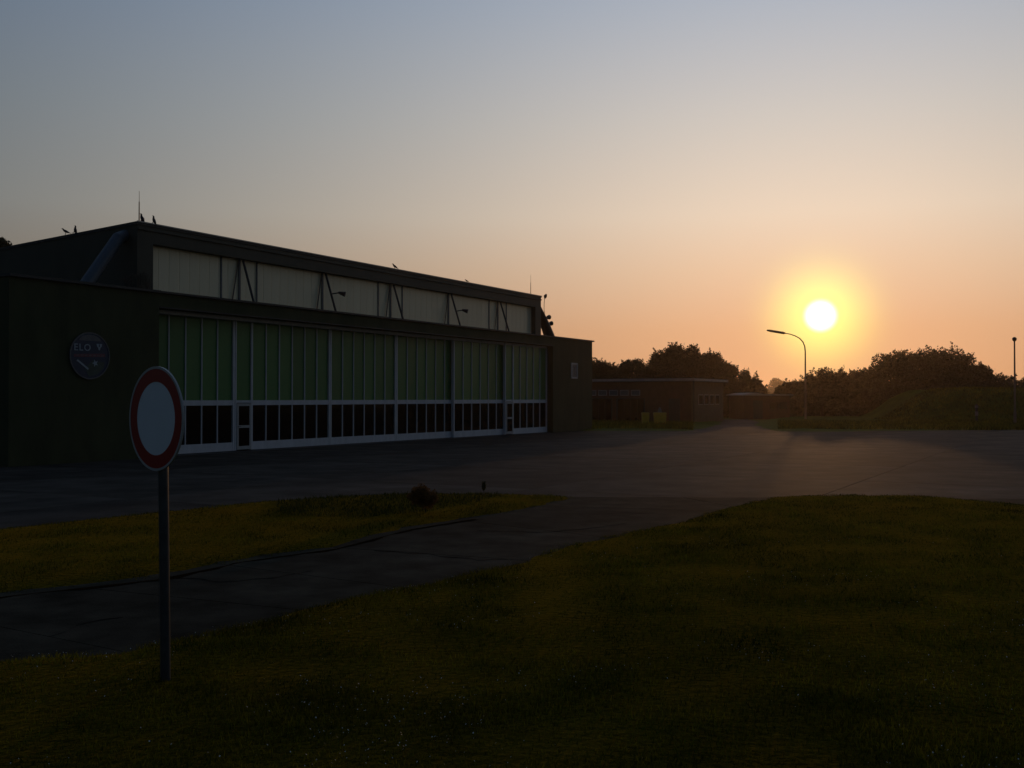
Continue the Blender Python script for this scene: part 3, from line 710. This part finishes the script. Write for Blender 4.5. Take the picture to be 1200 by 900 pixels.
def tree(px, ytop, wpx, Y, label, group, kind='tree', mtl='leaf', n=9000, size=.24, seed=1, low=-.95, spiky=0.0, ybot=None):
    X = AT(px, Y); zt_ = ZAT(ytop, Y); k = Y / F; rx = wpx * k / 2
    t = empty('broadleaf_tree' if kind == 'tree' else 'bush', (X, Y, -.05)); tag(t, label, 'tree' if kind == 'tree' else 'bush', group)
    z0 = .0 if kind == 'bush' else .5
    if ybot: z0 = ybot
    rz_ = (zt_ - z0) / 2
    wood(zt_, rx, t, seed)
    foliage('crown', 0, 0, z0 + rz_ * 1.0, rx, rx * .85, rz_ * .93, n, size, M[mtl], t, lobes=int(36 + wpx * .8), low=-.9, seed=seed, spiky=spiky)
    return t
gl = 'trees behind the brick building'
LT = [(672, 414, 56, 118, 'tree peeking out beside the right end wall of the hangar'), (701, 420, 40, 116, 'first tree right of the hangar, rising a little over the brick roof'), (722, 427, 38, 117, 'low tree behind the left half of the brick building'), (740, 419, 32, 115, 'tree with a thin pointed top behind the middle of the brick building'), (758, 424, 34, 118, 'low-topped tree just left of the tallest pair'), (788, 404, 44, 116, 'left one of the two tallest trees behind the brick building'), (818, 402, 46, 117, 'right one of the two tallest trees behind the brick building'), (804, 412, 50, 124, 'broad tree filling in behind the two tallest trees'), (845, 418, 30, 115, 'narrow tree against the right side of the tallest pair'), (866, 436, 40, 120, 'sloping low tree right of the brick building'), (878, 446, 30, 122, 'low rounded tree behind the pale-roofed shed')]
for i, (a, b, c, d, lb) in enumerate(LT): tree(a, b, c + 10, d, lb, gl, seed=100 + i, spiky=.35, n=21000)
gr = 'bushes and trees right of the street lamp'
RT = [(926, 444, 22, 118, 'low dark bush left of the street lamp pole'), (963, 430, 38, 116, 'rounded bush directly below the sun'), (992, 431, 34, 117, 'bush between the one below the sun and the big thicket'), (1018, 428, 30, 114, 'bush leaning on the left flank of the big thicket')]
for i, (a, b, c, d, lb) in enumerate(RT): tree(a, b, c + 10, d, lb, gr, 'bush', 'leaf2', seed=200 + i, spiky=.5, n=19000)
DT = [(1050, 414, 56, 112, 'left shoulder tree of the big dome-shaped thicket'), (1082, 409, 62, 114, 'tree forming the left half of the thicket summit'), (1114, 409, 60, 113, 'tree forming the right half of the thicket summit'), (1141, 425, 42, 113, 'right shoulder tree of the big dome-shaped thicket')]
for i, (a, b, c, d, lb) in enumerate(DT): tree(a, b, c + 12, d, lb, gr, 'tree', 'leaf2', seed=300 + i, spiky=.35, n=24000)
ET = [(1168, 438, 30, 128, 'low tree right of the thicket, behind the mound'), (1194, 440, 40, 130, 'low tree behind the slim straight post'), (1235, 436, 60, 130, 'tree beyond the right edge above the mound')]
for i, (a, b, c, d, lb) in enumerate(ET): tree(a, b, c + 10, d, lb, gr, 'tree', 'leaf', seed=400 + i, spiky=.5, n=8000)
# far hazy trees
for i, (a, b, c, d, lb) in enumerate([(911, 442.5, 22, 640, 'far pale hazy tree seen through the gap left of the lamp'), (934, 442, 26, 660, 'far pale hazy tree partly behind the lamp pole'), (896, 452, 26, 600, 'far pale low tree above the shed')]):
    tree(a, b, c, d, lb, 'far hazy trees in the gap', n=6000, size=.9, seed=500 + i)
# understorey hedge and distant wood
def mass(nm, x0, x1, y, hgt_, n, size, label, mtl, dep=4, seed=1):
    r = np.random.default_rng(seed); x = r.uniform(x0, x1, n); hv = hgt_ * (.72 + .28 * np.array([mnoise.noise(Vector((a * .09, 0, seed))) + .5 * mnoise.noise(Vector((a * .4, 3, seed))) for a in x]))
    P = np.stack([x, y + r.uniform(-dep, dep, n), hv * r.uniform(0, 1, n) ** .8], 1)
    a = r.normal(size=(n, 3)); a /= np.linalg.norm(a, axis=1)[:, None]; b = np.cross(a, r.normal(size=(n, 3))); b /= np.linalg.norm(b, axis=1)[:, None]
    s = size * r.uniform(.6, 1.3, n)[:, None]
    V = np.stack([P - a * s * .5, P + b * s * .3, P + a * s * .5, P - b * s * .3], 1).reshape(-1, 3)
    o = put(nm, np_mesh(nm, V, np.arange(4 * n).reshape(-1, 4), 4, M[mtl])); tag(o, label, 'undergrowth', kind='stuff')
mass('undergrowth', AT(680, 121), AT(884, 121), 121, 5.6, 34000, .5, 'dense dark undergrowth between the trees behind the brick building', 'leaf', seed=3)
mass('undergrowth', AT(922, 120), AT(1230, 120), 120, 5.2, 46000, .5, 'dense undergrowth beneath the thicket right of the lamp', 'leaf2', seed=5)
mass('far_wood', -250, 430, 330, 5.0, 60000, 1.2, 'low far wood closing the horizon behind everything', 'leaf', dep=8, seed=8)
# tree behind the hangar, upper left
tl = empty('broadleaf_tree', (AT(2, 80), 80, 0)); tag(tl, 'tree top peeking over the hangar roof at the far left', 'tree')
zt_ = ZAT(278, 80); wood(zt_ + .0, 3.0, tl, 77, .3, n=14); foliage('crown', 0, 0, zt_ - 3.6, 2.6, 2.4, 3.3, 9000, .30, M['leaf'], tl, lobes=26, seed=77)

# small bush and stake plant in the grass island
bs = G(497, 604); bu = empty('bush', (bs.x, bs.y, .03)); tag(bu, 'small rusty-red bush in the grass strip beside the apron', 'bush')
wood(.35, .2, bu, 5, .015, n=8); foliage('crown', 0, 0, .29, .28, .24, .22, 5200, .032, M['leafred'], bu, lobes=70, seed=9)
st = G(567, 583.5); su = empty('seedling', (st.x, st.y, .03)); tag(su, 'tiny upright seedling at the edge of the apron right of the rusty bush', 'plant')
MB().tube([(0, 0, 0), (.005, 0, .12)], .006, 5).build('stem', M['bark'], su); foliage('leaves', 0, 0, .19, .05, .05, .08, 420, .028, M['herb'], su, lobes=24, seed=11)

# ------------------------------------------------------------------ birds on the roof
def bird_mesh():
    b = MB()
    prof = [(-.23, -.055, .008), (-.15, -.03, .022), (-.08, .0, .045), (.0, .03, .062), (.06, .065, .055), (.10, .10, .036), (.125, .135, .036), (.15, .15, .026), (.17, .15, .012), (.215, .142, .003)]
    b.tube([(x, 0, z + .13) for x, z, r in prof], [r for *_, r in prof], 10)
    for s_ in (-.025, .025): b.tube([(.0, s_, .12), (.015, s_, .04), (.005, s_, 0), (.05, s_, .003)], [.012, .006, .006, .004], 5)
    return b.mesh('rook', M['bird'], True)
bm_ = bird_mesh()
def bird(px, label, yaw, off=UO - .1, edge='front', sc_=1.0, pitch=0):
    if edge == 'front': p = loc2w(S(px, off), -off, zt + .065)
    else:
        u = (px - 600) / F; A = loc2w(uL + .05, 0); t = (A.x - u * A.y) / (u * (-NN.y) - (-NN.x))   # along the left end wall
        p = loc2w(uL + .05, t, roofz(t) + .085)
    o = put('rook', bm_, None, p); o.rotation_euler = (0, pitch, yaw); o.scale = (sc_ * .85,) * 3
    tag(o, label, 'bird', 'dark birds perched on the roof')
bird(163.3, 'black bird perched beside the antenna on the front roof corner', R(160), off=.1, pitch=R(-35), sc_=1.15)
bird(177, 'black bird perched just right of the roof corner', R(165), pitch=R(-40), sc_=1.1)
bird(462, 'lone small bird midway along the front roof edge', R(200), pitch=R(-10), sc_=1.0)
bird(84, 'upright bird, right one of the two on the left roof edge', R(170), edge='left', pitch=R(-50), sc_=1.1)
bird(76, 'crouching bird, left one of the two on the left roof edge', R(190), edge='left', pitch=R(0), sc_=.95)
bird(547, 'tiny bird on the right half of the front roof edge', R(190), pitch=R(0), sc_=.7)

# ------------------------------------------------------------------ haze
hzb = MB().box(-1510, 1510, -1510, 1510, -1.5, 17).build('haze', [])
hm = bpy.data.materials.new('morning_haze'); hm.use_nodes = True; hn = hm.node_tree.nodes; hn.clear()
ho = hn.new('ShaderNodeOutputMaterial'); pv = hn.new('ShaderNodeVolumePrincipled'); pv.inputs['Color'].default_value = (.97, .80, .62, 1)
pv.inputs['Density'].default_value = .00019; pv.inputs['Anisotropy'].default_value = .84
hm.node_tree.links.new(pv.outputs[0], ho.inputs['Volume']); hzb.data.materials.clear(); hzb.data.materials.append(hm); tag(hzb, 'thin morning haze over the airfield', 'haze', kind='stuff')
